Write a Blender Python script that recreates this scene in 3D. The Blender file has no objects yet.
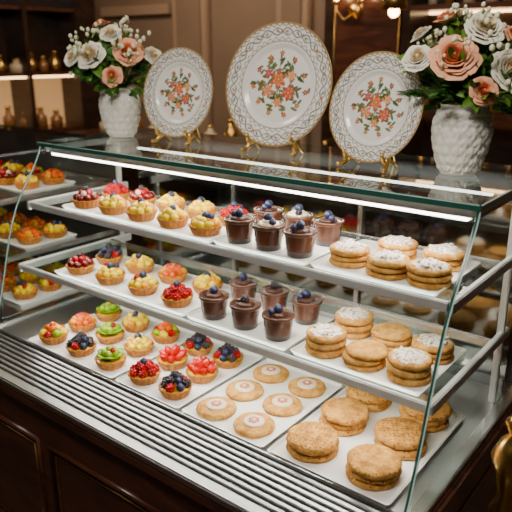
import bpy, math, random
import numpy as np
from mathutils import Matrix, Vector
random.seed(7)
H=0.32
ZT=1.40            # counter top height
pi=math.pi
D=bpy.data
# ---------------------------------------------------------------- materials
def newmat(name):
    m=D.materials.new(name); m.use_nodes=True
    return m, m.node_tree.nodes, m.node_tree.links, m.node_tree.nodes.get('Principled BSDF')
def P(name,col,rough=.5,metal=0,spec=.5,coat=0,emit=None,es=0,var=0,vscale=30,bump=0,bscale=60,sss=0):
    m,N,L,b=newmat(name)
    b.inputs['Base Color'].default_value=(*col,1)
    b.inputs['Roughness'].default_value=rough
    b.inputs['Metallic'].default_value=metal
    b.inputs['Specular IOR Level'].default_value=spec
    b.inputs['Coat Weight'].default_value=coat
    b.inputs['Coat Roughness'].default_value=.08
    if emit: 
        b.inputs['Emission Color'].default_value=(*emit,1); b.inputs['Emission Strength'].default_value=es
    if sss:
        b.inputs['Subsurface Weight'].default_value=sss; b.inputs['Subsurface Scale'].default_value=.01
    tc=N.new('ShaderNodeTexCoord')
    n=N.new('ShaderNodeTexNoise'); n.inputs['Scale'].default_value=vscale; n.inputs['Detail'].default_value=4
    L.new(tc.outputs['Object'],n.inputs['Vector'])
    r=N.new('ShaderNodeMapRange'); r.inputs[1].default_value=.3; r.inputs[2].default_value=.7
    v=max(var,.03); r.inputs[3].default_value=1-v; r.inputs[4].default_value=1+v
    L.new(n.outputs['Fac'],r.inputs[0])
    h=N.new('ShaderNodeHueSaturation'); h.inputs['Color'].default_value=(*col,1)
    L.new(r.outputs[0],h.inputs['Value']); L.new(h.outputs[0],b.inputs['Base Color'])
    if bump:
        n2=N.new('ShaderNodeTexNoise'); n2.inputs['Scale'].default_value=bscale; n2.inputs['Detail'].default_value=5
        L.new(tc.outputs['Object'],n2.inputs['Vector'])
        bp=N.new('ShaderNodeBump'); bp.inputs['Strength'].default_value=bump; bp.inputs['Distance'].default_value=.004
        L.new(n2.outputs['Fac'],bp.inputs['Height']); L.new(bp.outputs[0],b.inputs['Normal'])
    return m
def Glass(name,tint,base,edge,power=3):
    m,N,L,b=newmat(name); N.remove(b)
    out=N.get('Material Output')
    t=N.new('ShaderNodeBsdfTransparent'); t.inputs[0].default_value=(*tint,1)
    g=N.new('ShaderNodeBsdfGlossy'); g.inputs['Roughness'].default_value=.015
    lw=N.new('ShaderNodeLayerWeight'); lw.inputs[0].default_value=.5
    p=N.new('ShaderNodeMath'); p.operation='POWER'; p.inputs[1].default_value=power
    L.new(lw.outputs['Facing'],p.inputs[0])
    a=N.new('ShaderNodeMath'); a.operation='MULTIPLY_ADD'; a.inputs[1].default_value=edge; a.inputs[2].default_value=base
    L.new(p.outputs[0],a.inputs[0])
    mx=N.new('ShaderNodeMixShader'); L.new(a.outputs[0],mx.inputs[0]); L.new(t.outputs[0],mx.inputs[1]); L.new(g.outputs[0],mx.inputs[2])
    L.new(mx.outputs[0],out.inputs[0]); return m
def Wood(name,c1,c2,scale=3,rough=.3,coat=.3):
    m,N,L,b=newmat(name)
    tc=N.new('ShaderNodeTexCoord'); mp=N.new('ShaderNodeMapping'); mp.inputs['Scale'].default_value=(1,6,6)
    n=N.new('ShaderNodeTexNoise'); n.inputs['Scale'].default_value=scale; n.inputs['Detail'].default_value=8; n.inputs['Distortion'].default_value=1.2
    cr=N.new('ShaderNodeValToRGB'); cr.color_ramp.elements[0].color=(*c1,1); cr.color_ramp.elements[1].color=(*c2,1)
    cr.color_ramp.elements[0].position=.35; cr.color_ramp.elements[1].position=.65
    L.new(tc.outputs['Object'],mp.inputs[0]); L.new(mp.outputs[0],n.inputs['Vector']); L.new(n.outputs['Fac'],cr.inputs[0]); L.new(cr.outputs[0],b.inputs['Base Color'])
    b.inputs['Roughness'].default_value=rough; b.inputs['Coat Weight'].default_value=coat
    return m
def CookieMat(name,c1,c2,hole,scale=55,size=.16,bs=.6):
    m,N,L,b=newmat(name)
    tc=N.new('ShaderNodeTexCoord'); oi=N.new('ShaderNodeObjectInfo')
    ad=N.new('ShaderNodeVectorMath'); ad.operation='ADD'
    L.new(tc.outputs['Object'],ad.inputs[0]); L.new(oi.outputs['Random'],ad.inputs[1])
    n=N.new('ShaderNodeTexNoise'); n.inputs['Scale'].default_value=45; n.inputs['Detail'].default_value=8; n.inputs['Roughness'].default_value=.7
    L.new(ad.outputs[0],n.inputs['Vector'])
    cr=N.new('ShaderNodeValToRGB'); cr.color_ramp.elements[0].color=(*c1,1); cr.color_ramp.elements[1].color=(*c2,1)
    cr.color_ramp.elements[0].position=.38; cr.color_ramp.elements[1].position=.60
    L.new(n.outputs['Fac'],cr.inputs[0])
    vo=N.new('ShaderNodeTexVoronoi'); vo.inputs['Scale'].default_value=scale; vo.inputs['Randomness'].default_value=.35
    L.new(tc.outputs['Object'],vo.inputs['Vector'])
    mr=N.new('ShaderNodeMapRange'); mr.inputs[1].default_value=size*.6; mr.inputs[2].default_value=size*1.4; mr.inputs[3].default_value=1; mr.inputs[4].default_value=0
    L.new(vo.outputs['Distance'],mr.inputs[0])
    mx=N.new('ShaderNodeMix'); mx.data_type='RGBA'; mx.inputs[7].default_value=(*hole,1)
    L.new(mr.outputs[0],mx.inputs[0]); L.new(cr.outputs[0],mx.inputs[6]); L.new(mx.outputs[2],b.inputs['Base Color'])
    bp=N.new('ShaderNodeBump'); bp.inputs['Strength'].default_value=bs; bp.inputs['Distance'].default_value=.008
    n3=N.new('ShaderNodeTexNoise'); n3.inputs['Scale'].default_value=100; n3.inputs['Detail'].default_value=5
    L.new(ad.outputs[0],n3.inputs['Vector']); L.new(n3.outputs['Fac'],bp.inputs['Height']); L.new(bp.outputs[0],b.inputs['Normal'])
    b.inputs['Roughness'].default_value=.75; b.inputs['Specular IOR Level'].default_value=.25
    return m
def SugarMat():
    m,N,L,b=newmat('powdered_sugar')
    tc=N.new('ShaderNodeTexCoord'); n=N.new('ShaderNodeTexNoise'); n.inputs['Scale'].default_value=130; n.inputs['Detail'].default_value=5
    L.new(tc.outputs['Object'],n.inputs['Vector'])
    cr=N.new('ShaderNodeValToRGB'); cr.color_ramp.elements[0].color=(.42,.21,.06,1); cr.color_ramp.elements[1].color=(.88,.85,.80,1)
    cr.color_ramp.elements[0].position=.38; cr.color_ramp.elements[1].position=.50
    L.new(n.outputs['Fac'],cr.inputs[0]); L.new(cr.outputs[0],b.inputs['Base Color']); b.inputs['Roughness'].default_value=.9
    bp=N.new('ShaderNodeBump'); bp.inputs['Strength'].default_value=1; bp.inputs['Distance'].default_value=.010
    L.new(n.outputs['Fac'],bp.inputs['Height']); L.new(bp.outputs[0],b.inputs['Normal']); return m
M={}
M['crust']=P('crust',(.42,.16,.025),.6,spec=.3,var=.3,vscale=60,bump=.4,bscale=150)
M['custard']=P('custard',(.66,.40,.002),.3,spec=.3)
M['mango']=P('mango',(.70,.29,.0),.2,spec=.35,var=.15,vscale=50)
M['yellow']=P('yellow_fruit',(.76,.53,.0),.2,spec=.35,var=.1,vscale=50)
M['orange']=P('orange_fruit',(.62,.09,.0),.2,spec=.35,var=.2,vscale=50)
M['rasp']=P('raspberry_red',(.34,.0,.002),.22,spec=.35,var=.3,vscale=80)
M['straw']=P('strawberry_red',(.46,.003,.0),.2,spec=.4,var=.3,vscale=90)
M['cherry']=P('cherry_red',(.13,.001,.002),.12,coat=.35)
M['black']=P('blackberry',(.010,.004,.013),.25,coat=.3)
M['blue']=P('blueberry',(.012,.018,.065),.4,var=.3)
M['green']=P('green_grape',(.24,.37,.0),.2,spec=.4,var=.2)
M['kiwi']=P('kiwi',(.14,.27,.0),.25,spec=.4,var=.4,vscale=120)
M['leaf']=P('leaf',(.035,.12,.012),.5,spec=.3,var=.4,vscale=30)
M['leaf2']=P('leaf_light',(.10,.22,.02),.5,spec=.3,var=.3,vscale=30)
M['mint']=P('mint_leaf',(.06,.25,.02),.4)
M['choc']=P('chocolate_mousse',(.050,.015,.007),.45,spec=.3,coat=.1,bump=.2,bscale=120)
M['choc2']=P('chocolate_cup',(.095,.030,.013),.22,spec=.4,coat=.35,var=.15,vscale=40)
M['choc3']=P('chocolate_layer',(.028,.009,.005),.25,coat=.35)
M['cream']=P('whipped_cream',(.74,.62,.47),.5)
M['sugar']=SugarMat()
M['jam']=P('pink_jam',(.55,.15,.10),.4,coat=.2)
M['icing']=P('icing',(.76,.62,.46),.5)
M['cookieA']=CookieMat('cookie_pale',(.42,.18,.032),(.70,.38,.09),(.25,.10,.015),120,.1)
M['cookieB']=CookieMat('cookie_golden',(.36,.145,.024),(.66,.34,.075),(.15,.05,.008),85,.2,1.0)
M['tray']=P('white_tray',(.86,.86,.85),.25,coat=.3)
M['steel']=P('brushed_steel',(.62,.63,.64),.25,1)
M['rail']=P('satin_aluminium',(.80,.81,.82),.42,.7)
M['steel_s']=P('satin_steel',(.45,.46,.47),.33,1)
M['steel_d']=P('dark_steel',(.16,.17,.18),.3,.9)
M['gap']=P('dark_gap',(.03,.032,.034),.4)
M['glass']=Glass('clear_glass',(.98,.99,.985),.010,.42,4.0)
M['shelfglass']=Glass('shelf_glass',(.86,.92,.90),.06,.4,3)
M['topglass']=Glass('top_glass',(.50,.58,.55),.14,.75,2.5)
M['gedge']=P('glass_edge_green',(.02,.09,.07),.08,.0,1,coat=1)
M['gedgehl']=P('glass_edge_highlight',(.35,.50,.46),.1,.0,1,coat=1,emit=(.5,.8,.7),es=.25)  # bright highlight line of the glass edge, put into colour and weak emission
M['led']=P('led_strip',(1,1,1),.5,emit=(1,.94,.83),es=12)
M['mirror']=P('tinted_back_door',(.24,.25,.24),.08,1)
M['wood']=Wood('mahogany',(.040,.013,.008),(.10,.033,.018))
M['gold']=P('gold_metal',(.75,.48,.14),.28,1)
M['goldt']=P('gold_trim',(.60,.38,.13),.4,1)
M['ceramic']=P('vase_ceramic',(.82,.80,.74),.45,coat=.15)
M['peach']=P('peach_petal',(.93,.46,.27),.55,sss=.1,var=.08,vscale=25)
M['peach2']=P('peach_petal_inner',(.88,.31,.14),.55,sss=.1,var=.08,vscale=25)
M['white']=P('white_petal',(.90,.85,.73),.55,sss=.1,var=.05)
M['white2']=P('white_petal_inner',(.88,.74,.50),.55,sss=.1,var=.05)
M['bud']=P('bud_white',(.85,.84,.62),.6)
M['wall']=P('wall_paint',(.18,.12,.082),.7,var=.08,vscale=3)
M['wallp']=P('wall_pilaster',(.28,.19,.13),.6,var=.06,vscale=3)
M['ceil']=P('ceiling_paint',(.45,.38,.3),.8)
M['dwood']=Wood('dark_wood',(.014,.007,.005),(.04,.018,.011))
M['bulb']=P('warm_bulb',(1,.8,.5),.5,emit=(1,.58,.24),es=30)
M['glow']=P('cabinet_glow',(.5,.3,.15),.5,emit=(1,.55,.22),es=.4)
M['glow2']=P('shelf_light',(.5,.3,.15),.5,emit=(1,.6,.28),es=8)
M['bottle']=P('amber_bottle',(.25,.11,.03),.15,coat=.5)
M['jar']=P('cream_jar',(.55,.45,.3),.4)
def floor_mat():
    m,N,L,b=newmat('floor_tiles')
    tc=N.new('ShaderNodeTexCoord'); br=N.new('ShaderNodeTexBrick'); br.inputs['Scale'].default_value=1.6
    br.inputs['Color1'].default_value=(.10,.06,.04,1); br.inputs['Color2'].default_value=(.07,.04,.028,1); br.inputs['Mortar'].default_value=(.02,.015,.012,1)
    br.inputs['Mortar Size'].default_value=.008
    L.new(tc.outputs['Object'],br.inputs['Vector']); L.new(br.outputs[0],b.inputs['Base Color']); b.inputs['Roughness'].default_value=.25
    return m
M['floor']=floor_mat()
# ---------------------------------------------------------------- mesh builder
class MB:
    def __init__(s): s.v=[];s.f=[];s.mi=[];s.sm=[];s.mats=[]
    def m(s,k):
        mt=M[k]
        if mt not in s.mats: s.mats.append(mt)
        return s.mats.index(mt)
    def add(s,vs,fs,k,T=None,smooth=True):
        o=len(s.v)
        if T is not None: vs=[T@Vector(v) for v in vs]
        s.v.extend([tuple(v) for v in vs]); i=s.m(k)
        for f in fs: s.f.append(tuple(o+j for j in f)); s.mi.append(i); s.sm.append(smooth)
    def lathe(s,prof,n,k,T=None,flute=0,amp=0,disp=None,smooth=True):
        vs=[];rings=[]
        for (r,z) in prof:
            if r<=1e-7: rings.append([len(vs)]); vs.append((0,0,z))
            else:
                ring=[]
                for i in range(n):
                    a=2*pi*i/n; rr=r
                    if flute: rr=r*(1+amp*math.cos(flute*a))
                    if disp: rr=r+disp(a,z)
                    ring.append(len(vs)); vs.append((rr*math.cos(a),rr*math.sin(a),z))
                rings.append(ring)
        fs=[]
        for A,B in zip(rings,rings[1:]):
            if len(A)==1 and len(B)==1: continue
            for i in range(n):
                j=(i+1)%n
                if len(A)==1: fs.append((A[0],B[j],B[i]))
                elif len(B)==1: fs.append((A[i],A[j],B[0]))
                else: fs.append((A[i],A[j],B[j],B[i]))
        s.add(vs,fs,k,T,smooth)
    def sph(s,loc,r,k,sc=(1,1,1),nu=12,nv=8,rot=None,T=None):
        X=Matrix.Translation(loc)
        if rot is not None: X=X@rot
        X=X@Matrix.Diagonal((sc[0],sc[1],sc[2],1))
        if T is not None: X=T@X
        pr=[(r*math.sin(pi*i/nv),-r*math.cos(pi*i/nv)) for i in range(nv+1)]
        pr[0]=(0,-r);pr[-1]=(0,r)
        s.lathe(pr,nu,k,X)
    def box(s,x0,x1,y0,y1,z0,z1,k,T=None,bev=0):
        if bev:
            import bmesh
            bm=bmesh.new()
            bmesh.ops.create_cube(bm,size=1)
            for v in bm.verts: v.co=Vector(((x0+x1)/2+v.co.x*(x1-x0),(y0+y1)/2+v.co.y*(y1-y0),(z0+z1)/2+v.co.z*(z1-z0)))
            bmesh.ops.bevel(bm,geom=bm.edges[:],offset=bev,segments=2,affect='EDGES')
            bm.verts.index_update()
            s.add([v.co.copy() for v in bm.verts],[[v.index for v in f.verts] for f in bm.faces],k,T,False); bm.free(); return
        vs=[(x,y,z) for z in (z0,z1) for y in (y0,y1) for x in (x0,x1)]
        s.add(vs,[(0,2,3,1),(4,5,7,6),(0,1,5,4),(2,6,7,3),(0,4,6,2),(1,3,7,5)],k,T,False)
    def tube(s,pts,r,k,n=8,T=None):
        pts=[Vector(p) for p in pts]; rs=r if isinstance(r,(list,tuple)) else [r]*len(pts)
        vs=[];fs=[]; up=None
        for i,p in enumerate(pts):
            d=(pts[min(i+1,len(pts)-1)]-pts[max(i-1,0)]).normalized()
            if up is None:
                up=Vector((0,0,1)) if abs(d.z)<.9 else Vector((1,0,0))
            a=d.cross(up).normalized(); b=a.cross(d).normalized(); up=b
            for j in range(n):
                t=2*pi*j/n; vs.append(p+(a*math.cos(t)+b*math.sin(t))*rs[i])
        for i in range(len(pts)-1):
            for j in range(n):
                k2=(j+1)%n; fs.append((i*n+j,i*n+k2,(i+1)*n+k2,(i+1)*n+j))
        fs.append(tuple(range(n))[::-1]); fs.append(tuple((len(pts)-1)*n+j for j in range(n)))
        s.add(vs,fs,k,T)
    def grid(s,fn,nu,nv,k,T=None,smooth=True):
        vs=[fn(i/nu,j/nv) for i in range(nu+1) for j in range(nv+1)]
        w=nv+1
        s.add(vs,[(i*w+j,(i+1)*w+j,(i+1)*w+j+1,i*w+j+1) for i in range(nu) for j in range(nv)],k,T,smooth)
    def mesh(s,name):
        me=D.meshes.new(name); me.from_pydata(s.v,[],s.f)
        for mt in s.mats: me.materials.append(mt)
        me.polygons.foreach_set('material_index',s.mi); me.polygons.foreach_set('use_smooth',s.sm); me.update()
        return me
    def obj(s,name,parent=None,loc=(0,0,0)):
        return inst(s.mesh(name),name,loc,0,parent)
def inst(me,name,loc=(0,0,0),rz=0,parent=None,sc=1):
    o=D.objects.new(name,me); bpy.context.scene.collection.objects.link(o)
    o.location=loc; o.rotation_euler=(0,0,rz); o.scale=(sc,sc,sc)
    if parent: o.parent=parent
    return o
def empty(name,loc=(0,0,0)):
    o=D.objects.new(name,None); bpy.context.scene.collection.objects.link(o); o.location=loc; return o
def W(x,y,z): return (x*H,y*H,ZT+z*H)
def RX(a): return Matrix.Rotation(a,4,'X')
def RY(a): return Matrix.Rotation(a,4,'Y')
def RZ(a): return Matrix.Rotation(a,4,'Z')
def TR(x,y,z): return Matrix.Translation((x,y,z))
# ---------------------------------------------------------------- room
XL,XR,YF,YB,ZC=-5.5,2.6,-2.6,4.2,3.1
def room():
    b=MB(); b.box(XL-.1,XR+.1,YF-.1,YB+.1,-.1,0,'floor'); b.obj('floor')
    b=MB(); b.box(XL-.1,XR+.1,YF-.1,YB+.1,ZC,ZC+.1,'ceil'); b.obj('ceiling')
    b=MB(); b.box(XL-.1,XR+.1,YB,YB+.1,0,ZC,'wall'); b.obj('wall_back')
    for i,(x0,x1) in enumerate(((-4.15,-3.75),(-3.05,-2.75))):
        b=MB()
        b.box(x0,x1,YB-.06,YB-.001,0,ZC,'wallp',bev=.01)
        b.box(x0+.06,x1-.06,YB-.075,YB-.06,1.2,ZC-.3,'wall',bev=.005)
        b.obj('trim_%d'%(i+2))
    b=MB(); b.box(XL-.1,XL,YF,YB,0,ZC,'wall'); b.obj('wall_left')
    b=MB(); b.box(XR,XR+.1,YF,YB,0,ZC,'wall'); b.obj('wall_right')
    b=MB(); b.box(XL-.1,XR+.1,YF-.1,YF,0,ZC,'wall'); b.obj('wall_front')
    b=MB(); b.box(-3.74,-3.06,YB-.025,YB-.001,0,.16,'dwood'); b.obj('baseboard_back')
    b=MB(); b.box(-5.1,-4.2,YB-.05,YB-.001,2.02,2.1,'wallp'); b.box(-5.1,-4.2,YB-.03,YB-.001,1.25,1.3,'wallp'); b.obj('trim_1')
    b=MB(); x0,x1=-2.62,-1.92
    b.box(x0,x1,YB-.053,YB-.003,0.002,2.5,'dwood',bev=.01)
    for z0,z1 in ((.2,1.0),(1.15,2.3)):
        b.box(x0+.1,x1-.1,YB-.065,YB-.05,z0,z1,'wood',bev=.01)
        b.tube([(x0+.1,YB-.066,z0),(x1-.1,YB-.066,z0),(x1-.1,YB-.066,z1),(x0+.1,YB-.066,z1),(x0+.1,YB-.066,z0)],.006,'goldt',6)
    b.sph((x0+.07,YB-.09,1.05),.03,'gold'); b.obj('door_1')
room()
def jarshape(b,x,y,z,r,h,k,lid=None):
    b.lathe([(0,0),(r,0),(r,h*.6),(r*.5,h*.75),(r*.4,h),(0,h)],12,k,TR(x,y,z))
    if lid: b.lathe([(0,h),(r*.5,h),(r*.5,h*1.1),(0,h*1.12)],12,lid,TR(x,y,z))
def cabinet_left():
    e=empty('glazed_cabinet',(XL+.012,0,0))
    b=MB(); x0,x1,y0,y1=.0,.34,2.2,4.12
    b.box(x0,.03,y0,y1,0.002,2.9,'dwood')
    b.box(x0,x1,y1-.22,y1,0.002,2.9,'dwood',bev=.01); b.box(x0,x1,y0,y0+.1,0.002,2.9,'dwood')
    b.box(x0,x1,y0,y1-.22,2.6,2.9,'dwood'); b.box(x0,x1+.03,y0,y1-.22,0.002,1.0,'dwood',bev=.01)
    b.box(x0,x1,3.35,3.39,1.0,2.6,'dwood')
    for z in (1.0,1.5,2.05): b.box(.03,x1-.02,y0+.1,y1-.22,z,z+.03,'wood')
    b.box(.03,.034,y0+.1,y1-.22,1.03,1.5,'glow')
    b.box(x1-.06,x1-.04,y0+.1,y1-.24,1.485,1.499,'glow2')
    for z in (1.03,1.53):
        y=y0+.2
        while y<y1-.32:
            jarshape(b,.18,y,z,random.uniform(.04,.07),random.uniform(.10,.2),random.choice(['bottle','jar','jar','gold']),'gold')
            y+=random.uniform(.12,.2)
    b.obj('cabinet_body',e)
cabinet_left()
def shelf_right():
    e=empty('bar_shelf_unit',(0,0,0))
    b=MB(); x0,x1,y0,y1=-1.86,-.3,YB-.36,YB-.005
    b.box(x0,x1,y1-.03,y1,0.002,2.7,'dwood')
    for x in (x0,-1.1,x1-.05): b.box(x,x+.05,y0,y1-.03,0.002,2.7,'dwood')
    b.box(x0,x1,y0-.02,y1-.03,2.62,2.7,'dwood'); b.box(x0,x1,y0-.05,y1-.03,0.002,1.0,'dwood',bev=.01)
    for z in (1.32,1.62,1.95,2.3):
        b.box(x0+.05,x1-.05,y0,y1-.03,z,z+.03,'wood')
        if z<2: b.box(x0+.05,x1-.05,y1-.08,y1-.06,z-.012,z-.001,'glow2')
        x=x0+.12
        while x<x1-.1:
            jarshape(b,x,YB-.2,z+.03,random.uniform(.025,.04),random.uniform(.1,.22),random.choice(['bottle','jar','bottle','gold']),'gold')
            x+=random.uniform(.08,.15)
    b.obj('shelf_body',e)
shelf_right()
def sconce(x):
    b=MB(); y=YB-.07; z=2.06
    b.lathe([(0,0),(.05,0),(.04,.015),(0,.02)],16,'gold',TR(x,y,z-.08)@RX(pi/2))
    for sx in (-1,1):
        b.tube([(x,y-.02,z-.1),(x+sx*.05,y-.06,z-.14),(x+sx*.10,y-.08,z-.08),(x+sx*.10,y-.08,z-.03)],.008,'gold')
        b.lathe([(0,0),(.03,0),(.035,.01),(0,.012)],12,'gold',TR(x+sx*.10,y-.08,z-.03))
        b.lathe([(0,0),(.018,.01),(.022,.04),(.01,.075),(0,.09)],12,'bulb',TR(x+sx*.10,y-.08,z-.018))
    b.obj('wall_sconce')
sconce(-2.36)
def pend():
    b=MB(); x,y=-1.70,3.4
    b.tube([(x,y,ZC-.001),(x,y,2.02)],.006,'gold'); b.lathe([(0,.12),(.05,.1),(.08,.0),(.075,0),(0,.06)],20,'gold',TR(x,y,1.93))
    b.sph((x,y,1.92),.03,'bulb'); b.obj('pendant_lamp')
pend()
def backcounter():
    b=MB(); b.box(-4.6,-2.66,3.35,3.8,0,1.02,'dwood',bev=.01); b.box(-4.65,-2.62,3.3,3.85,1.02,1.06,'wood',bev=.01)
    b.obj('service_counter')
    b=MB()
    for i in range(9):
        jarshape(b,-4.4+i*.2,3.55,1.061,.05,.12+.05*(i%3),['jar','gold','bottle'][i%3],'gold')
    b.obj('storage_jars')
backcounter()
# ---------------------------------------------------------------- display case
XA,XB=-6.52,-1.415      # left/right ends (H units)
Z1,Z2,ZD=-.66,-1.36,-2.06
case=empty('bakery_display_case')
GP=[(4.30,-.02),(4.265,-.13),(4.16,-.31),(3.95,-.62),(3.82,-.90),(3.71,-1.25),(3.61,-1.6),(3.51,-1.9),(3.45,-2.04)]
def smoothprof(P0,n=6):
    out=[]
    for i in range(len(P0)-1):
        p0=P0[max(i-1,0)];p1=P0[i];p2=P0[i+1];p3=P0[min(i+2,len(P0)-1)]
        for k in range(n):
            t=k/n
            out.append(tuple(.5*((2*p1[j])+(-p0[j]+p2[j])*t+(2*p0[j]-5*p1[j]+4*p2[j]-p3[j])*t*t+(-p0[j]+3*p1[j]-3*p2[j]+p3[j])*t**3) for j in (0,1)))
    out.append(P0[-1]); return out
GS=smoothprof(GP)
def B(b,x0,x1,y0,y1,z0,z1,k,bev=0): b.box(x0*H,x1*H,y0*H,y1*H,ZT+z0*H,ZT+z1*H,k,bev=bev)
def build_case():
    b=MB(); bot=-ZT/H
    B(b,XA-.1,XB+.1,2.9,6.0,bot+.3,ZD-.1,'wood')
    B(b,XA-.05,XB+.05,3.05,5.9,bot,bot+.3,'dwood')
    B(b,XA-.14,XB+.14,2.84,6.02,ZD-.16,ZD-.04,'wood',.008)
    n=3; wdt=(XB-XA+.1)/n
    for i in range(n):
        x0=XA+.05+i*wdt; x1=x0+wdt-.2
        for (m1,k,r) in ((0,'wood',.010),(.07,'goldt',.0035)):
            z0,z1=(bot+.5+m1),(ZD-.52-m1); y=2.895
            pts=[W(x0+m1,y,z0),W(x1-m1,y,z0),W(x1-m1,y,z1),W(x0+m1,y,z1),W(x0+m1,y,z0)]
            b.tube(pts,r,k,6)
    z0,z1=bot+.5,ZD-.45
    b.tube([W(XB+.105,3.2,z0),W(XB+.105,5.7,z0),W(XB+.105,5.7,z1),W(XB+.105,3.2,z1),W(XB+.105,3.2,z0)],.004,'goldt',6)
    b.obj('wood_base',case)
    b=MB()
    B(b,XA-.1,XB+.1,2.88,5.98,ZD-.04,ZD-.02,'gap')
    B(b,XA,XB,3.46,5.9,ZD-.02,ZD,'steel_s')
    B(b,XA-.1,XB+.1,2.84,2.95,ZD-.06,ZD+.02,'steel_s',.004)
    for i in range(7):
        y=2.985+i*.068
        B(b,XA-.08,XB+.08,y,y+.038,ZD-.02,ZD+.004,'steel_s',.002)
    B(b,XA-.1,XA,2.9,5.98,ZD-.03,ZD+.03,'steel',.003); B(b,XB,XB+.1,2.9,5.98,ZD-.03,ZD+.03,'steel',.003)
    b.obj('louvered_deck',case)
    b=MB(); n=len(GS)-1
    b.grid(lambda u,v:(( (XA+(XB-XA)*v)*H, GS[round(u*n)][0]*H, ZT+GS[round(u*n)][1]*H)),n,1,'glass')
    for x in (XA,XB):
        vs=[];fs=[]
        for i,(y,z) in enumerate(GS): vs+= [W(x,y,z),W(x,5.88,z)]
        for i in range(n): fs.append((2*i,2*i+1,2*i+3,2*i+2))
        b.add(vs,fs,'glass',None,False)
    b.obj('curved_glass',case)
    b=MB()
    for x in (XA,XB):
        b.tube([W(x,y,z) for y,z in GS],.0040,'gedge',8)
        b.tube([W(x+.016,y-.012,z) for y,z in GS],.0016,'gedgehl',6)  # painted highlight running beside the dark green edge
    b.tube([W(XA,GP[-1][0],GP[-1][1]),W(XB,GP[-1][0],GP[-1][1])],.004,'steel',8)
    b.obj('glass_edges',case)
    b=MB(); x0,x1,y0,y1=XA-.01,XB+.01,4.28,5.98
    b.add([W(x0,y0,0),W(x1,y0,0),W(x1,y1,0),W(x0,y1,0)],[(0,1,2,3)],'topglass',None,False)
    B(b,x0,x1,y0-.012,y0,-.05,.0,'gedge'); B(b,x0,x1,y1,y1+.012,-.05,.0,'gedge')
    B(b,x0-.012,x0,y0-.012,y1+.012,-.05,.0,'gedge'); B(b,x1,x1+.012,y0-.012,y1+.012,-.05,.0,'gedge')
    for (a,c) in (((x0,y0-.012),(x1,y0-.012)),((x1+.012,y0),(x1+.012,y1)),((x0-.012,y0),(x0-.012,y1))):
        b.tube([W(a[0],a[1],-.006),W(c[0],c[1],-.006)],.0014,'gedgehl',6)  # same painted highlight along the top slab edges
    b.obj('glass_top',case)
    b=MB()
    B(b,XA+.05,XB-.05,4.36,4.5,-.13,-.06,'rail',.003)
    B(b,XA,XA+.06,4.34,5.9,-.12,-.05,'rail',.003); B(b,XB-.06,XB,4.34,5.9,-.12,-.05,'rail',.003)
    B(b,XA,XB,5.8,5.9,-.2,-.05,'steel_d',.003)
    for x in (XA+.02,XB-.08):
        B(b,x,x+.06,5.35,5.41,ZD,-.12,'rail',.003); B(b,x,x+.06,5.82,5.9,ZD,-.12,'steel_d',.003)
    for x in (-4.8,-3.1):
        B(b,x,x+.05,5.66,5.7,ZD,-.2,'steel',.002)
    B(b,XA+.05,XB-.05,5.66,5.7,-.28,-.2,'steel_d'); B(b,XA+.05,XB-.05,5.66,5.7,ZD,ZD+.1,'steel_d')
    b.obj('metal_frame',case)
    b=MB(); B(b,XA+.05,XB-.05,5.705,5.72,ZD,-.2,'mirror'); b.obj('sliding_back_doors',case)
    for zi,(ys,zs) in enumerate(((4.03,Z1),(3.83,Z2))):
        b=MB()
        B(b,XA+.1,XB-.06,ys+.02,5.15,zs-.03,zs,'shelfglass')
        B(b,XA+.1,XB-.03,ys-.02,ys+.02,zs-.065,zs+.012,'rail',.003)
        B(b,XA+.1,XB-.03,5.12,5.16,zs-.06,zs+.01,'steel')
        for x in (XA+.04,XB-.06): B(b,x,x+.05,ys-.02,5.5,zs-.085,zs+.012,'rail',.003)
        B(b,XA+.15,XB-.1,ys+.025,ys+.06,zs-.08,zs-.045,'led')
        b.obj('shelf_%d'%(zi+1),case)
    b=MB(); B(b,XA+.1,XB-.1,4.37,4.48,-.155,-.132,'led'); B(b,XA+.3,XB-.3,5.5,5.54,-.2,-.18,'led'); b.obj('led_tubes',case)
build_case()
def area(name,loc,sx,sy,e,col,rot,parent=None):
    l=D.lights.new(name,'AREA'); l.shape='RECTANGLE'; l.size=sx; l.size_y=sy; l.energy=e; l.color=col
    o=D.objects.new(name,l); bpy.context.scene.collection.objects.link(o); o.location=loc; o.rotation_euler=rot
    if parent: o.parent=parent
    return o
cx=(XA+XB)/2; ln=(XB-XA-.3)*H
warm=(1,.91,.76)
area('led_top',W(cx,4.42,-.17),ln,.03,4.6,warm,(math.radians(12),0,0),case)
area('led_back',W(cx,5.5,-.22),ln,.03,1.4,warm,(math.radians(-25),0,0),case)
area('led_shelf_1',W(cx,4.085,Z1-.09),ln,.02,3.6,warm,(math.radians(12),0,0),case)
area('led_shelf_2',W(cx,3.885,Z2-.09),ln,.02,4.4,warm,(math.radians(5),0,0),case)
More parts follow.
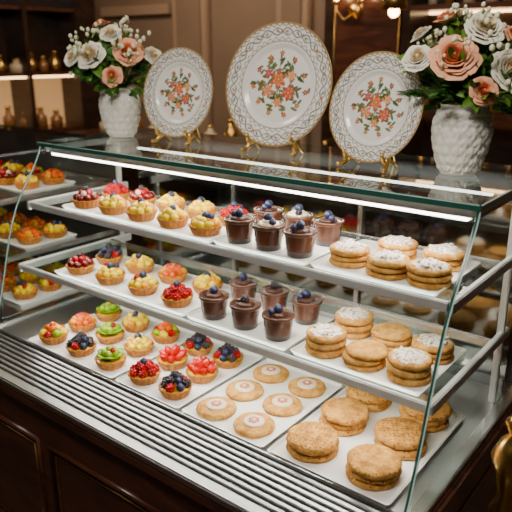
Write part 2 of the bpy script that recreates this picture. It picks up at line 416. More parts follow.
# ---------------------------------------------------------------- pastry pieces
def berry(b,loc,r,k,el=1.1,rot=None):
    b.sph(loc,r*.82,k,(1,1,el),8,6,rot)
    n=22
    R=rot if rot is not None else Matrix.Identity(4)
    for i in range(n):
        z=1-2*(i+.5)/n; a=i*2.39996; q=math.sqrt(1-z*z)
        p=R@Vector((q*math.cos(a)*r*.78,q*math.sin(a)*r*.78,z*r*.78*el))
        b.sph(Vector(loc)+p,r*.30,k,nu=6,nv=4)
def blueb(b,loc,r,rot=None):
    X=TR(*loc)
    if rot is not None: X=X@rot
    b.lathe([(0,-r),(r*.6,-r*.8),(r*.95,-r*.3),(r*.98,r*.2),(r*.7,r*.72),(r*.38,r*.9),(r*.33,r*1.0),(r*.22,r*.82),(0,r*.74)],10,'blue',X)
def strawb(b,loc,r,rot):
    X=TR(*loc)@rot
    b.lathe([(0,r*1.3),(r*.3,r*1.1),(r*.65,r*.5),(r*.85,-.1*r),(r*.75,-.5*r),(r*.35,-.7*r),(0,-.72*r)],12,'straw',X)
def leafm(b,T,L,w,k,bend=.3):
    def f(u,v):
        s=(v-.5)*2; ww=w*max(0,math.sin(pi*min(u*1.0,1)))**.8*(1-.25*u)
        return (s*ww,L*u,-bend*L*u*u+abs(s)*ww*.35)
    b.grid(f,6,2,k,T)
def shell(b,R=.050,h=.027):
    b.lathe([(0,0),(R*.74,0),(R*.78,.002),(R*.98,h*.9),(R*1.02,h*1.08),(R*.95,h*1.10),(R*.88,h*.86),(0,h*.86)],72,'crust',None,18,.035)
    b.lathe([(R*.89,h*.84),(R*.7,h*.98),(0,h*1.08)],24,'custard')
def ring(n,r,z,ph=0,j=.1):
    return [(r*math.cos(2*pi*i/n+ph)*(1+random.uniform(-j,j)),r*math.sin(2*pi*i/n+ph)*(1+random.uniform(-j,j)),z) for i in range(n)]
def rrot(a=.6): return RZ(random.uniform(0,6.28))@RX(random.uniform(-a,a))@RY(random.uniform(-a,a))
def tart(kind,seed):
    random.seed(seed); b=MB(); shell(b); z=.030
    if kind in('mango','peach'):
        base,alt=('yellow','mango') if kind=='mango' else ('orange','mango')
        for i,p in enumerate(ring(8,.0335,z+.004)):
            b.sph(p,.0132,alt if i%4==1 else base,(1.1,.95,.95),10,7,rrot(.4))
        for i,p in enumerate(ring(5,.0190,z+.013,.5)): b.sph(p,.0138,alt if i%5==0 else base,(1.1,.95,.95),10,7,rrot())
        if kind=='mango':
            blueb(b,(.002,.0,z+.027),.0125,rrot(.4)); 
            if seed%2: blueb(b,(.020,.010,z+.025),.0110,rrot()); berry(b,(-.018,.012,z+.024),.0105,'rasp')
            else: b.sph((.016,-.010,z+.022),.0115,'yellow'); b.sph((-.012,.014,z+.022),.0115,'yellow')
        else:
            for i,p in enumerate(ring(3,.012,z+.021,.5)): b.sph(p,.0120,'straw' if (seed+i)%2 else 'orange',(1.1,1,.9),10,7)
            leafm(b,TR(0,0,z+.030)@RZ(1)@RX(.3),.020,.007,'mint')
    elif kind=='raspberry':
        for p in ring(7,.033,z+.006): berry(b,p,.0138,'rasp',1.1,rrot())
        for p in ring(4,.015,z+.019,.4): berry(b,p,.0138,'rasp',1.1,rrot())
        blueb(b,(0,0,z+.034),.011,rrot(.3))
        if seed%2: blueb(b,(.02,.012,z+.022),.011,rrot())
    elif kind=='blackberry':
        ks=['black','rasp','blue','black','rasp','blue','black']
        for i,p in enumerate(ring(7,.033,z+.006)):
            blueb(b,p,.013,rrot()) if ks[i]=='blue' else berry(b,p,.0138,ks[i],1.1,rrot())
        for i,p in enumerate(ring(4,.015,z+.020,.4)):
            blueb(b,p,.012,rrot()) if i%2 else berry(b,p,.014,'black',1.1,rrot())
        berry(b,(0,0,z+.034),.013,'black')
    elif kind=='kiwi':
        for i in range(6):
            a=2*pi*i/6; b.lathe([(0,-.003),(.018,-.003),(.020,0),(.018,.003),(.006,.0035),(0,.003)],14,'kiwi',TR(.028*math.cos(a),.028*math.sin(a),z+.008)@RZ(a)@RY(-.5))
        for p in ring(5,.017,z+.017): b.sph(p,.013,'green',(1.25,1,1),10,7,rrot())
        if seed%2:
            for p in ring(3,.01,z+.028): blueb(b,p,.0105,rrot())
        else: b.sph((0,0,z+.026),.013,'green'); berry(b,(.015,-.005,z+.028),.010,'rasp')
    elif kind=='strawberry':
        for i,p in enumerate(ring(7,.030,z+.008)): strawb(b,p,.016,RZ(2*pi*i/7)@RY(.9))
        for i,p in enumerate(ring(3,.012,z+.020,.4)): strawb(b,p,.016,RZ(2*pi*i/3+.4)@RY(.4))
        if seed%2: berry(b,(0,0,z+.036),.012,'black')
    elif kind=='cherry':
        for p in ring(7,.032,z+.005): b.sph(p,.0148,'cherry',(1,1,.95),12,8)
        for p in ring(3,.013,z+.018,.4): b.sph(p,.0148,'rasp',(1,1,.95),12,8)
        berry(b,(.002,0,z+.032),.011,'black')
        if seed%2: b.sph((.02,-.01,z+.020),.010,'cream')
    elif kind=='mixed':
        for i,p in enumerate(ring(7,.032,z+.006)):
            k=i%4
            if k==0: berry(b,p,.0135,'rasp')
            elif k==1: b.sph(p,.0145,'green',(1.2,1,1),10,7,rrot())
            elif k==2: b.sph(p,.0145,'yellow',(1.2,1,.9),10,7,rrot())
            else: b.sph(p,.0145,'orange',(1.2,1,.9),10,7,rrot())
        for i,p in enumerate(ring(4,.014,z+.019,.3)):
            b.sph(p,.014,['orange','yellow','orange','orange'][i],(1.2,1,.9),10,7,rrot())
        b.sph((0,0,z+.030),.012,'orange')
    return b.mesh(kind+'_tart')
KINDS=['mango','peach','raspberry','blackberry','kiwi','strawberry','cherry','mixed']
TM={(k,s):tart(k,s) for k in KINDS for s in (1,2)}
def cup(kind,seed):
    random.seed(seed); b=MB(); h=.070
    b.lathe([(0,0),(.033,0),(.035,.002),(.0395,h*.6)],32,'choc3')
    b.lathe([(.0395,h*.6),(.0415,h*.84)],32,'choc2')
    b.lathe([(.0352,.006),(.0379,h*.36),(.0380,h*.38),(.0400,h*.6)],32,'choc2')
    b.lathe([(.0415,h*.84),(.0445,h*.86),(.0455,h*.9),(.0455,h*.98),(.044,h),(.0415,h),(.0405,h*.94)],36,'choc2')
    b.lathe([(.0405,h*.95),(.03,h*.97),(0,h*.98)],32,'choc3')
    if kind=='cream':
        for i,(r,z) in enumerate(((.027,h*.98),(.017,h*1.08))):
            b.lathe([(0,-.004),(r,-.003),(r*1.12,.003),(r*.8,.007),(0,.008)],30,'cream',TR(0,0,z)@RZ(i*.3),9,.09)
        blueb(b,(.003,0,h*1.26),.013,rrot(.3)); blueb(b,(-.018,.008,h*1.12),.011,rrot(.6)); berry(b,(.014,-.014,h*1.12),.011,'black')
    else:
        b.lathe([(0,-.004),(.024,-.003),(.026,.002),(.018,.006),(0,.007)],30,'choc',TR(0,0,h*.98),9,.08)
        if seed%2: blueb(b,(0,.0,h*1.20),.013,rrot(.3)); blueb(b,(.018,.008,h*1.12),.010,rrot(.3))
        else: berry(b,(0,0,h*1.18),.013,'black'); b.sph((-.015,-.008,h*1.08),.008,'choc3')
    return b.mesh('chocolate_mousse_cup')
CU={(k,s):cup(k,s) for k in('cream','choc') for s in(1,2)}
def cookies(n,r,th,mat,top,seed,jit=.002,fl=0,fill=False):
    random.seed(seed); b=MB(); z=0
    for i in range(n):
        ph=[random.uniform(0,6) for _ in range(3)]
        X=TR(random.uniform(-jit,jit)*(i>0),random.uniform(-jit,jit)*(i>0),z)@RZ(random.uniform(0,6))
        dsp=(lambda a,z_,ph=ph: r*(.012*math.cos(3*a+ph[0])+.010*math.cos(7*a+ph[1])+.008*math.cos(13*a+ph[2]))+(r*.02*math.cos(fl*a) if fl else 0))
        b.lathe([(0,0),(r*.88,0),(r*.965,th*.15),(r,th*.45),(r*.965,th*.8),(r*.86,th*.98),(r*.6,th*1.04),(r*.3,th*1.07),(0,th*1.08)],72,mat,X,disp=dsp)
        z+=th
        if fill and i<n-1:
            b.lathe([(0,0),(r*.84,0),(r*.86,.0012),(r*.84,.0025),(0,.0025)],32,'icing',TR(0,0,z)); z+=.0025
        elif i<n-1: z+=.0005
    if top=='sugar':
        b.lathe([(r*.80,th*-.05),(r*.68,.003),(r*.4,.006),(0,.009)],40,'sugar',TR(0,0,z),7,.08)
        for i in range(22):
            a=random.uniform(0,6.28); q=r*random.uniform(.1,.66)
            b.sph((q*math.cos(a),q*math.sin(a),z+.0055),random.uniform(.003,.0055),'sugar',(1.3,1,.8),6,4)
    if top=='jam':
        b.lathe([(r*.52,0),(r*.52,.003),(r*.44,.005),(0,.005)],32,'icing',TR(0,0,z+th*.04))
        b.lathe([(r*.26,.004),(r*.26,.0062),(r*.2,.007),(0,.007)],24,'jam',TR(0,0,z+th*.04),6,.15)
        b.sph((0,0,z+th*.04+.006),r*.12,'icing',(1,1,.5),10,6)
    if top=='dock':
        for i in range(13):
            a=i*2.4; q=r*.2*math.sqrt(i)
            b.sph((q*math.cos(a),q*math.sin(a),z+th*.06*(1-q/r)),.0022,'crust',(1,1,.4),6,4)
    return b.mesh('cookie')
CK={'s3':[cookies(3,.052,.0150,'cookieA','sugar',i,.0025,24,False) for i in(1,2)],
    's4':[cookies(3,.053,.0175,'cookieA','sugar',i+5,.0025,24,True) for i in(1,2)],
    'p4':[cookies(3,.053,.014,'cookieA','',i+9,.004,24,False) for i in(1,2)],
    'jam':[cookies(1,.057,.017,'cookieA','jam',i+15) for i in(1,2)],
    'th':[cookies(2,.067,.024,'cookieB','dock',i+20,.005) for i in(1,2,3)],
    'th1':[cookies(3,.065,.0175,'cookieB','dock',i+30,.006) for i in(1,2)]}
def traymesh(x0,x1,y0,y1,z):
    b=MB(); X0,X1,Y0,Y1=x0*H,x1*H,y0*H,y1*H; cx,cy=(X0+X1)/2,(Y0+Y1)/2
    w,d=(X1-X0)/2,(Y1-Y0)/2
    def loop(w,d,r,zz):
        o=[]
        for (cxs,cys,a0) in((1,1,0),(-1,1,pi/2),(-1,-1,pi),(1,-1,1.5*pi)):
            for i in range(5):
                a=a0+i*pi/8; o.append((cxs*(w-r)+r*math.cos(a),cys*(d-r)+r*math.sin(a),zz))
        return o
    loops=[loop(w-.008,d-.008,.008,0),loop(w,d,.012,.012),loop(w-.003,d-.003,.010,.013),loop(w-.009,d-.009,.008,.0055)]
    vs=[p for l in loops for p in l]; fs=[]; n=20
    for k in range(3):
        for i in range(n): j=(i+1)%n; fs.append((k*n+i,k*n+j,(k+1)*n+j,(k+1)*n+i))
    fs.append(tuple(range(n))[::-1]); fs.append(tuple(3*n+i for i in range(n)))
    b.add(vs,fs,'tray',None,False)
    b.obj('serving_tray',None,(cx,cy,ZT+z*H+.0005))
    return ZT+z*H+.0062
random.seed(3)
def put(me,name,x,y,z,s=1.0): 
    return inst(me,name,(x*H+random.uniform(-.002,.002),y*H+random.uniform(-.002,.002),z),random.uniform(0,6.28))
def T(code,x,y,z):
    k={'m':'mango','p':'peach','r':'raspberry','b':'blackberry','k':'kiwi','s':'strawberry','c':'cherry','x':'mixed'}[code]
    put(TM[(k,random.choice((1,2)))],k+'_tart',x,y,z)
zz=traymesh(-5.90,-3.71,4.06,4.90,Z1)
for y,row in ((4.26,'cmmmm'),(4.67,'rcmmr')):
    for x,c in zip((-5.69,-5.24,-4.80,-4.36,-3.92),row): T(c,x,y,zz)
zz=traymesh(-3.68,-2.67,4.06,4.90,Z1)
for y in (4.25,4.68):
    for i,x in enumerate((-3.51,-3.18,-2.85)): put(CU[('cream' if (i+int(y*10))%2 else 'choc',1+i%2)],'chocolate_mousse_cup',x,y,zz)
zz=traymesh(-2.64,-1.56,4.06,4.95,Z1)
for (x,y) in ((-2.42,4.33),(-2.05,4.27),(-1.71,4.27),(-2.18,4.70),(-1.78,4.70)):
    put(random.choice(CK['s3']),'powdered_sugar_cookies',x,y,zz)
zz=traymesh(-5.86,-3.88,3.86,4.72,Z2)
for y,row in ((4.06,'cmmr'),(4.48,'bmpm')):
    for x,c in zip((-5.64,-5.13,-4.63,-4.13),row): T(c,x,y,zz)
zz=traymesh(-3.85,-2.72,3.86,4.72,Z2)
for y in (4.05,4.48):
    for i,x in enumerate((-3.65,-3.285,-2.92)): put(CU[('choc',1+i%2)],'chocolate_mousse_cup',x,y,zz)
zz=traymesh(-2.68,-1.54,3.86,4.78,Z2)
for y,row in ((4.08,('s4','p4','s4')),(4.52,('s4','p4','s3'))):
    for x,c in zip((-2.47,-2.10,-1.73),row): put(random.choice(CK[c]),'powdered_sugar_cookies' if c[0]=='s' else 'shortbread_cookies',x,y,zz)
zz=traymesh(-5.91,-4.49,3.47,4.75,ZD)
for y,row in ((3.67,'xbk'),(4.05,'pkm'),(4.43,'kmx')):
    for x,c in zip((-5.68,-5.20,-4.73),row): T(c,x,y,zz)
zz=traymesh(-4.45,-3.60,3.47,4.75,ZD)
for y,row in ((3.67,'rb'),(4.05,'ss'),(4.43,'bb')):
    for x,c in zip((-4.24,-3.82),row): T(c,x,y,zz)
zz=traymesh(-3.56,-2.65,3.47,4.75,ZD)
for y in (3.69,4.09,4.49):
    for x in (-3.33,-2.90): put(random.choice(CK['jam']),'jam_thumbprint_cookie',x,y,zz)
zz=traymesh(-2.61,-1.54,3.47,4.95,ZD)
for j,y in enumerate((3.73,4.20,4.67)):
    for i,x in enumerate((-2.34,-1.81)): put(random.choice(CK['th1' if (i+j)%2 else 'th']),'shortbread_biscuits',x,y,zz)
# ---------------------------------------------------------------- neighbouring case
def neighbour():
    e=empty('glass_display_case'); b=MB(); bot=-ZT/H; x0,x1,y0,y1=-10.6,-6.76,3.7,5.6; tz=-.12
    B(b,x0,x1,y0,y1,bot,ZD-.06,'wood'); B(b,x0-.03,x1+.03,y0-.03,y1+.03,ZD-.06,ZD,'steel',.003)
    for x in (x0,x1-.04):
        for y in (y0,y1-.04): B(b,x,x+.04,y,y+.04,ZD,tz-.05,'steel_d')
    for zs in (Z1,Z2):
        B(b,x0+.07,x1-.07,y0+.2,y1-.07,zs-.03,zs,'shelfglass'); B(b,x0+.02,x1-.02,y0+.15,y0+.2,zs-.06,zs+.01,'steel')
        B(b,x1-.07,x1-.02,y0+.2,y1-.07,zs-.06,zs+.01,'steel')
    B(b,x0,x1,y0,y0+.03,tz-.04,tz-.01,'steel_d'); B(b,x1-.03,x1,y0,y1,tz-.04,tz-.01,'steel_d'); B(b,x0,x1,y1-.02,y1,ZD,tz-.06,'steel_d')
    b.add([W(x0,y0,tz),W(x1,y0,tz),W(x1,y1,tz),W(x0,y1,tz)],[(0,1,2,3)],'topglass',None,False)
    b.add([W(x0,y0,tz),W(x1,y0,tz),W(x1,y0,ZD),W(x0,y0,ZD)],[(0,1,2,3)],'glass',None,False)
    b.obj('case_body',e)
    area('case_led',W(-8.6,y0+.3,tz-.08),1.1,.03,1.5,(1,.82,.55),(.3,0,0),e)
    for z,ya,rows in ((Z1,4.40,('mcmx','pxmr')),(Z2,4.35,('pmxm','mppm')),(ZD,4.2,('mpmm','xmpm','pmmx'))):
        zz=traymesh(-8.9,-6.85,ya-.2,ya+.6+.38*(len(rows)-2),z)
        for j,row in enumerate(rows):
            for i,c in enumerate(row): T(c,-7.08-.46*i,ya+.02+j*.38,zz)
neighbour()
# ---------------------------------------------------------------- plates
def plate_mesh():
    nr,ns=96,360
    def zf(r):
        if r<.58: return 0.0
        if r<.68: t=(r-.58)/.10; return .045*t*t*(3-2*t)
        return .045+.05*(r-.68)/.32
    rs=np.concatenate([np.linspace(0.004,.96,nr-4),np.array([.975,.988,.996,1.0])])
    th=np.linspace(0,2*pi,ns,endpoint=False)
    Rr,TH=np.meshgrid(rs,th,indexing='ij')
    X=Rr*np.cos(TH);Y=Rr*np.sin(TH);Z=np.vectorize(zf)(Rr)
    base=np.array([.86,.855,.83]); C=np.ones((nr,ns,3))*base
    def blend(mask,col,a=1.0):
        mm=np.clip(mask,0,1)[...,None]*a
        C[:]=C*(1-mm)+np.array(col)*mm
    def line(d,w): return np.clip(1.3-np.abs(d)/w,0,1)
    brown=(.17,.12,.085); gr=(.10,.115,.065)
    blend(line(Rr-.70,.010),brown,.85); blend(line(Rr-(.74+.02*np.cos(40*TH)),.012),brown,.75)
    blend(line(Rr-(.85+.055*np.sin(14*TH)),.014),gr,.92); blend(line(Rr-(.85+.055*np.sin(14*TH+pi)),.013),brown,.9)
    blend(line(Rr-(.85+.035*np.sin(42*TH)),.010),brown,.75)
    blend(line(Rr-(.945+.014*np.cos(56*TH)),.013),brown,.9)
    rng=random.Random(5)
    def blob(cx_,cy_,r,col,pet=5,ph=0,a=1.0):
        dx=X-cx_;dy=Y-cy_;d=np.hypot(dx,dy);an=np.arctan2(dy,dx)
        rad=r*(.78+.22*np.cos(pet*an+ph)); blend((rad-d)/.012+.5,col,a)
    def leaf(cx_,cy_,L,w,ang,col):
        dx=X-cx_;dy=Y-cy_; u=dx*math.cos(ang)+dy*math.sin(ang); v=-dx*math.sin(ang)+dy*math.cos(ang)
        t=u/L; ww=w*np.sqrt(np.clip(1-t*t,0,1)); blend(np.where(np.abs(t)<1,(ww-np.abs(v))/.008+.3,0),col,.9)
    for i in range(14):
        a=2*pi*(i+.5)/14
        blob(.85*math.cos(a),.85*math.sin(a),.038,(.46,.20,.11) if i%2 else (.28,.23,.20),5,a)
        for s in(-1,1): leaf(.85*math.cos(a+s*.1),.85*math.sin(a+s*.1),.04,.015,a+s*1.0,gr)
    def stem(x0,y0,x1,y1):
        px,py=x1-x0,y1-y0; l2=px*px+py*py
        t=np.clip(((X-x0)*px+(Y-y0)*py)/l2,0,1); d=np.hypot(X-x0-t*px+.02*np.sin(t*pi),Y-y0-t*py); blend(1.2-d/.010,(.07,.11,.03),.95)
    K=1.24
    ends=[(.0,.42),(-.17,.36),(.2,.33),(-.33,.2),(.36,.13),(-.40,-.02),(.40,-.08),(-.3,-.22),(.3,-.25),(-.12,-.36),(.12,-.38),(0,-.2)]
    ends=[(a*K,c*K) for a,c in ends]
    for ex,ey in ends: stem(0,-.02,ex,ey)
    for i in range(100):
        ex,ey=rng.choice(ends); t=rng.uniform(.35,1.0); leaf(ex*t+rng.uniform(-.07,.07),ey*t+rng.uniform(-.07,.07),rng.uniform(.05,.075),rng.uniform(.02,.03),rng.uniform(0,6.28),rng.choice([(.05,.10,.02),(.11,.15,.035),(.17,.15,.04)]))
    for ex,ey in ends:
        blob(ex,ey,.052,rng.choice([(.56,.12,.03),(.48,.17,.05),(.36,.06,.04)]),5,rng.uniform(0,6)); blob(ex,ey,.016,(.8,.5,.15),3)
    for (fx,fy,r,c) in ((-.02,.08,.13,(.58,.14,.05)),(-.17,-.07,.105,(.62,.23,.12)),(.15,-.09,.115,(.52,.10,.05)),(.17,.13,.08,(.68,.29,.14)),(-.18,.16,.075,(.42,.08,.08)),(.0,-.22,.075,(.64,.23,.10))):
        fx*=K;fy*=K;r*=K
        blob(fx,fy,r,c,6,rng.uniform(0,6)); blob(fx,fy,r*.68,tuple(min(1,q*1.3+.08) for q in c),5,rng.uniform(0,6)); blob(fx,fy,r*.4,c,5,1); blob(fx,fy,r*.17,(.7,.5,.15),3)
    blend((Rr-.968)/.006,(.38,.24,.09),1)
    front=np.stack([X,Y,Z],-1).reshape(-1,3)
    cols=C.reshape(-1,3)
    backv=np.stack([X,Y,Z-.035*(1-.6*Rr)],-1)[[0,30,58,70,90,nr-1]].reshape(-1,3)
    V=np.concatenate([front,backv]); CC=np.concatenate([cols,np.ones((len(backv),3))*base])
    F=[]
    for i in range(nr-1):
        for j in range(ns): k=(j+1)%ns; F.append((i*ns+j,(i+1)*ns+j,(i+1)*ns+k,i*ns+k))
    F.append(tuple(range(ns)))
    o=nr*ns
    for i in range(5):
        for j in range(ns): k=(j+1)%ns; F.append((o+i*ns+k,o+(i+1)*ns+k,o+(i+1)*ns+j,o+i*ns+j))
    F.append(tuple(o+j for j in range(ns))[::-1])
    for j in range(ns): k=(j+1)%ns; F.append(((nr-1)*ns+j,o+5*ns+j,o+5*ns+k,(nr-1)*ns+k))
    me=D.meshes.new('porcelain_plate'); me.from_pydata(V.tolist(),[],F)
    ca=me.color_attributes.new('pattern','FLOAT_COLOR','POINT')
    ca.data.foreach_set('color',np.concatenate([CC,np.ones((len(CC),1))],1).astype(np.float32).ravel())
    me.polygons.foreach_set('use_smooth',[True]*len(F)); me.update()
    m,N,L,bs=newmat('painted_porcelain'); at=N.new('ShaderNodeVertexColor'); at.layer_name='pattern'
    L.new(at.outputs[0],bs.inputs['Base Color']); bs.inputs['Roughness'].default_value=.18; bs.inputs['Coat Weight'].default_value=.2
    me.materials.append(m); return me
PM=plate_mesh()
def plate(x,y,R,yaw=.10,tilt=.2,lift=.022):
    e=empty('decorative_plate',W(x,y,0.004)); e.rotation_euler=(0,0,yaw)
    R*=H
    o=inst(PM,'porcelain_plate',(0,0,0),0,e,R)
    o.rotation_euler=(pi/2-tilt,0,0)
    cz=lift+R*math.cos(tilt); o.location=(0,0,cz)
    b=MB()
    for s in(-1,1):
        xx=s*R*.42; zb=lift+R*math.cos(tilt)*(1-math.sqrt(1-.42**2)); y0=-R*math.sin(tilt)*math.sqrt(1-.42**2)
        b.tube([(xx,y0+.012,zb+.05),(xx,y0+.008,zb+.004),(xx,y0-.006,zb-.006),(xx,y0-.024,zb-.002),(xx,y0-.030,zb+.014),(xx,y0-.026,zb+.020)],[.004,.005,.006,.006,.005,.007],'gold',8)
        b.tube([(xx,y0-.004,zb-.006),(xx+s*.004,y0-.012,zb*.5),(xx+s*.010,y0-.022,.008),(xx+s*.012,y0-.034,.007)],[.009,.007,.007,.008],'gold',8)
        b.sph((xx+s*.012,y0-.036,.008),.0078,'gold'); b.sph((xx,y0-.004,zb-.004),.011,'gold',(1,1,1.2))
        b.tube([(xx,y0+.016,zb+.05),(xx*.3,R*.16,lift+R*1.1)],.0035,'gold',8)
        b.tube([(xx,y0+.004,zb),(xx*1.0,y0+.03,.02),(xx*1.02,y0+.05,.005)],.005,'gold',8)
    b.tube([(0,R*.17,lift+R*1.1),(0,R*.75,.004)],.0035,'gold',8)
    b.tube([(-R*.14,R*.155,lift+R*1.1),(R*.14,R*.155,lift+R*1.1)],.004,'gold',8)
    b.obj('gold_easel',e)
plate(-5.12,5.18,.485); plate(-3.85,5.30,.605); plate(-2.67,5.12,.475,-.10,.2,.016)
# ---------------------------------------------------------------- vases + flowers
def rose(b,loc,R,k,d):
    R*=.80
    q=Vector(d).normalized().to_track_quat('Z','Y').to_matrix().to_4x4()
    X=TR(*loc)@q@RZ(random.uniform(0,6))
    b.sph((0,0,R*.2),R*.16,k+'2',(1,1,1.7),10,8,None,X)
    NL=7
    for l in range(NL):
        n=3+(l+1)//2; Rl=R*(.18+.13*l); top=R*(.60-.03*l-.008*l*l); ph0=random.uniform(0,6)
        kk=k+'2' if l<3 else k
        for i in range(n):
            ph=ph0+2*pi*i/n+random.uniform(-.12,.12); w=pi/n*1.3; jz=random.uniform(-.05,.05)*R; rj=random.uniform(.92,1.08)
            curl=.03+.04*l; p1=random.uniform(0,6)
            def f(u,v):
                s=(v-.5)*2; a=ph+s*w*(.45+.55*math.sin(pi*min(1,.15+u*.60)))
                wav=1+.045*math.sin(s*5+p1)*u
                r=Rl*rj*wav*(.25+.75*math.sin(min(u*1.5,1)*pi/2))*(1-.14*s*s)+R*curl*max(0,(u-.72)/.28)**1.6
                zc=-R*.35+(top+R*.35)*u*(1-.16*s*s*u)+jz-(R*.10*l/5)*max(0,(u-.78)/.22)**2
                return (r*math.cos(a),r*math.sin(a),zc)
            b.grid(f,9,6,kk,X)
    b.lathe([(0,-R*.5),(R*.15,-R*.45),(R*.3,-R*.3),(R*.1,-R*.25)],10,'leaf2',X)
Rv=Vector((.788,.616,0)); Cv=Vector((.616,-.788,0)); Uz=Vector((0,0,1))
def vase(x,y,s,roses,seed,vs=1.0):
    random.seed(seed)
    e=empty('flower_vase',W(x,y,0.004)); hh=.58*H*s*vs; r=.235*H*s*vs
    pr0=[(.0,.0),(.60,.0),(.66,.02),(.68,.06),(.80,.2),(.93,.4),(1.0,.6),(.98,.75),(.88,.87),(.78,.93),(.80,.97),(.86,1.0),(.80,1.0),(.72,.94),(.70,.8),(0,.78)]
    prof=[]
    for i in range(len(pr0)-1):
        for t in (0,.17,.34,.5,.67,.84): prof.append(((pr0[i][0]*(1-t)+pr0[i+1][0]*t)*r,(pr0[i][1]*(1-t)+pr0[i+1][1]*t)*hh))
    prof.append((0,.78*hh))
    def dsp(a,z):
        t=z/hh
        if t<.06 or t>.90: return 0
        rowh=.14; row=int(t/rowh); ft=(t/rowh)%1; fa=(a*12/(2*pi)+.5*(row%2))%1
        d=math.hypot((fa-.5)*1.0,(ft-.5)*.9); an=math.atan2(ft-.5,fa-.5)
        return r*.075*(max(0,math.cos(min(d*2.9*(1+.45*math.cos(6*an)),1.57)))-.5*max(0,1-d*9))+r*.010*math.sin(a*48)*math.sin(t*90)
    b=MB(); b.lathe(prof,300,'ceramic',None,disp=dsp); b.obj('vase_body',e)
    b=MB(); top=Vector((0,0,hh*.95))
    for (rr,cc,zc,R,k) in roses:
        p=(Rv*rr+Cv*cc)*H+Vector((0,0,hh+zc*H)); d=(p-Vector((0,0,hh+.02*H))).normalized()
        d=(d*.7+Cv*.75+Uz*.25).normalized() if cc>0 else d
        rose(b,p,R*H,k,d); b.tube([(0,0,hh*.8),top,(top+p)/2+Vector((0,0,-.01)),p-d*R*H*.3],.0025,'leaf',6)
        for i in range(5):
            a=random.uniform(0,6.28)
            q=d.to_track_quat('Z','Y').to_matrix().to_4x4()
            leafm(b,TR(*(p-d*R*H*.42))@q@RZ(a)@RX(random.uniform(-.2,.3)),R*H*1.5,R*H*.42,random.choice(['leaf','leaf2']))
    for i in range(85):
        a=random.uniform(0,2*pi); el=random.uniform(-.3,1.3); rad=random.uniform(.26,.50)*H*s
        d=Vector((math.cos(a)*math.cos(el),math.sin(a)*math.cos(el),math.sin(el)))
        p=Vector((0,0,hh+.06*H))+Vector((d.x*rad*1.1,d.y*rad*1.1,d.z*rad*1.1))
        base=top+Vector((d.x*.03,d.y*.03,.01))
        if i%2==0: b.tube([base,(base+p)/2+Vector((0,0,.006)),p],.0014,'leaf',5)
        for j in range(4):
            q=d.to_track_quat('Y','Z').to_matrix().to_4x4()
            pp=base.lerp(p,random.uniform(.5,.95))
            leafm(b,TR(*pp)@q@RZ(random.uniform(-1,1))@RY(random.uniform(-1.5,1.5)),random.uniform(.03,.055),random.uniform(.008,.014),random.choice(['leaf','leaf','leaf2']),random.uniform(-.2,.4))
    for i in range(22):
        a=random.uniform(0,2*pi); el=random.uniform(.2,1.35); rad=random.uniform(.6,.80)*H*s
        d=Vector((math.cos(a)*math.cos(el)*.85,math.sin(a)*math.cos(el)*.85,math.sin(el)))
        p=Vector((0,0,hh))+d*rad
        b.tube([top,(top+p)/2+Vector((0,0,.01)),p],.0013,'leaf2',5)
        for j in range(6):
            o=Vector((random.uniform(-1,1),random.uniform(-1,1),random.uniform(-1,1)))*.022
            b.tube([p-d*.02,p+o],.0008,'leaf2',4); b.sph(p+o,random.uniform(.004,.008),'bud',(1,1,1.2),7,5)
    b.obj('bouquet',e)
vase(-6.10,5.16,1.0,[(-.24,.25,.36,.19,'white'),(.19,.25,.40,.19,'peach'),(-.03,.12,.60,.14,'white'),(-.16,-.0,.70,.12,'peach'),(-.50,.1,.34,.12,'white'),(.44,.1,.36,.12,'white'),(0,.33,.14,.13,'peach'),(.1,-.3,.4,.15,'white'),(-.3,-.25,.35,.14,'peach')],11)
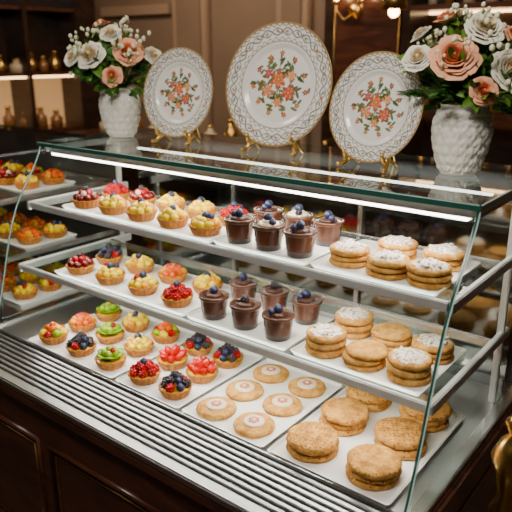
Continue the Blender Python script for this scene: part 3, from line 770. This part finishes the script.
vase(-1.96,5.30,1.0,[(-.20,.26,.36,.205,'peach'),(.24,.28,.26,.19,'white'),(.04,.18,.58,.165,'white'),(.38,.05,.50,.16,'peach'),(-.20,.0,.66,.12,'peach'),(-.44,.12,.36,.13,'white'),(-.40,.0,.54,.10,'white'),(.02,.36,.12,.12,'peach'),(.1,-.3,.4,.15,'white'),(-.3,-.25,.35,.14,'peach')],12,1.0)
# ---------------------------------------------------------------- brass post at right
def stanchion(x,y):
    b=MB()
    b.lathe([(0,0),(.085,0),(.085,.015),(.05,.03),(.025,.06),(.018,.1),(.018,.5),(.03,.52),(.018,.54),(.018,.68),(.035,.72),(.02,.76),(.03,.82),(.045,.86),(.03,.90),(.012,.92),(.025,.95),(0,.975)],24,'gold',TR(x,y,0))
    for i in range(2):
        b.tube([(x+.03*math.cos(t*.35+i*pi),y+.03*math.sin(t*.35+i*pi),.55+t*.0035) for t in range(40)],.008,'gold',6)
    b.obj('brass_stanchion')
stanchion(-.295,1.30)
# ---------------------------------------------------------------- lights, world, camera
wd=D.worlds.new('World'); bpy.context.scene.world=wd; wd.use_nodes=True
wd.node_tree.nodes['Background'].inputs[0].default_value=(.05,.04,.03,1)
def aim(o,t): o.rotation_euler=(Vector(t)-o.location).to_track_quat('-Z','Y').to_euler()
a=area('ceiling_light_key',(-.6,.1,3.0),.9,.5,52,(1,.93,.82),(0,0,0)); aim(a,(-1.3,1.7,1.5))
a=area('ceiling_light_left',(-3.0,1.3,3.0),.8,.8,22,(1,.86,.68),(0,0,0))
a=area('fill_light_back',(-3.4,3.0,3.0),1.6,.5,38,(1,.76,.52),(0,0,0)); aim(a,(-3.6,4.2,1.6))  # unseen fill lamp, added to warm the back wall
a=area('ceiling_light_right',(-.8,2.9,3.0),.8,.4,12,(1,.78,.55),(0,0,0))
cam=D.cameras.new('camera'); co=D.objects.new('camera',cam); bpy.context.scene.collection.objects.link(co)
co.location=(0,0,ZT+H); co.rotation_euler=(math.radians(90-17.9),0,math.radians(38)); cam.lens=44.8; cam.sensor_width=36
cam.clip_start=.02; cam.dof.use_dof=True; cam.dof.focus_distance=1.75; cam.dof.aperture_fstop=3.4
bpy.context.scene.camera=co
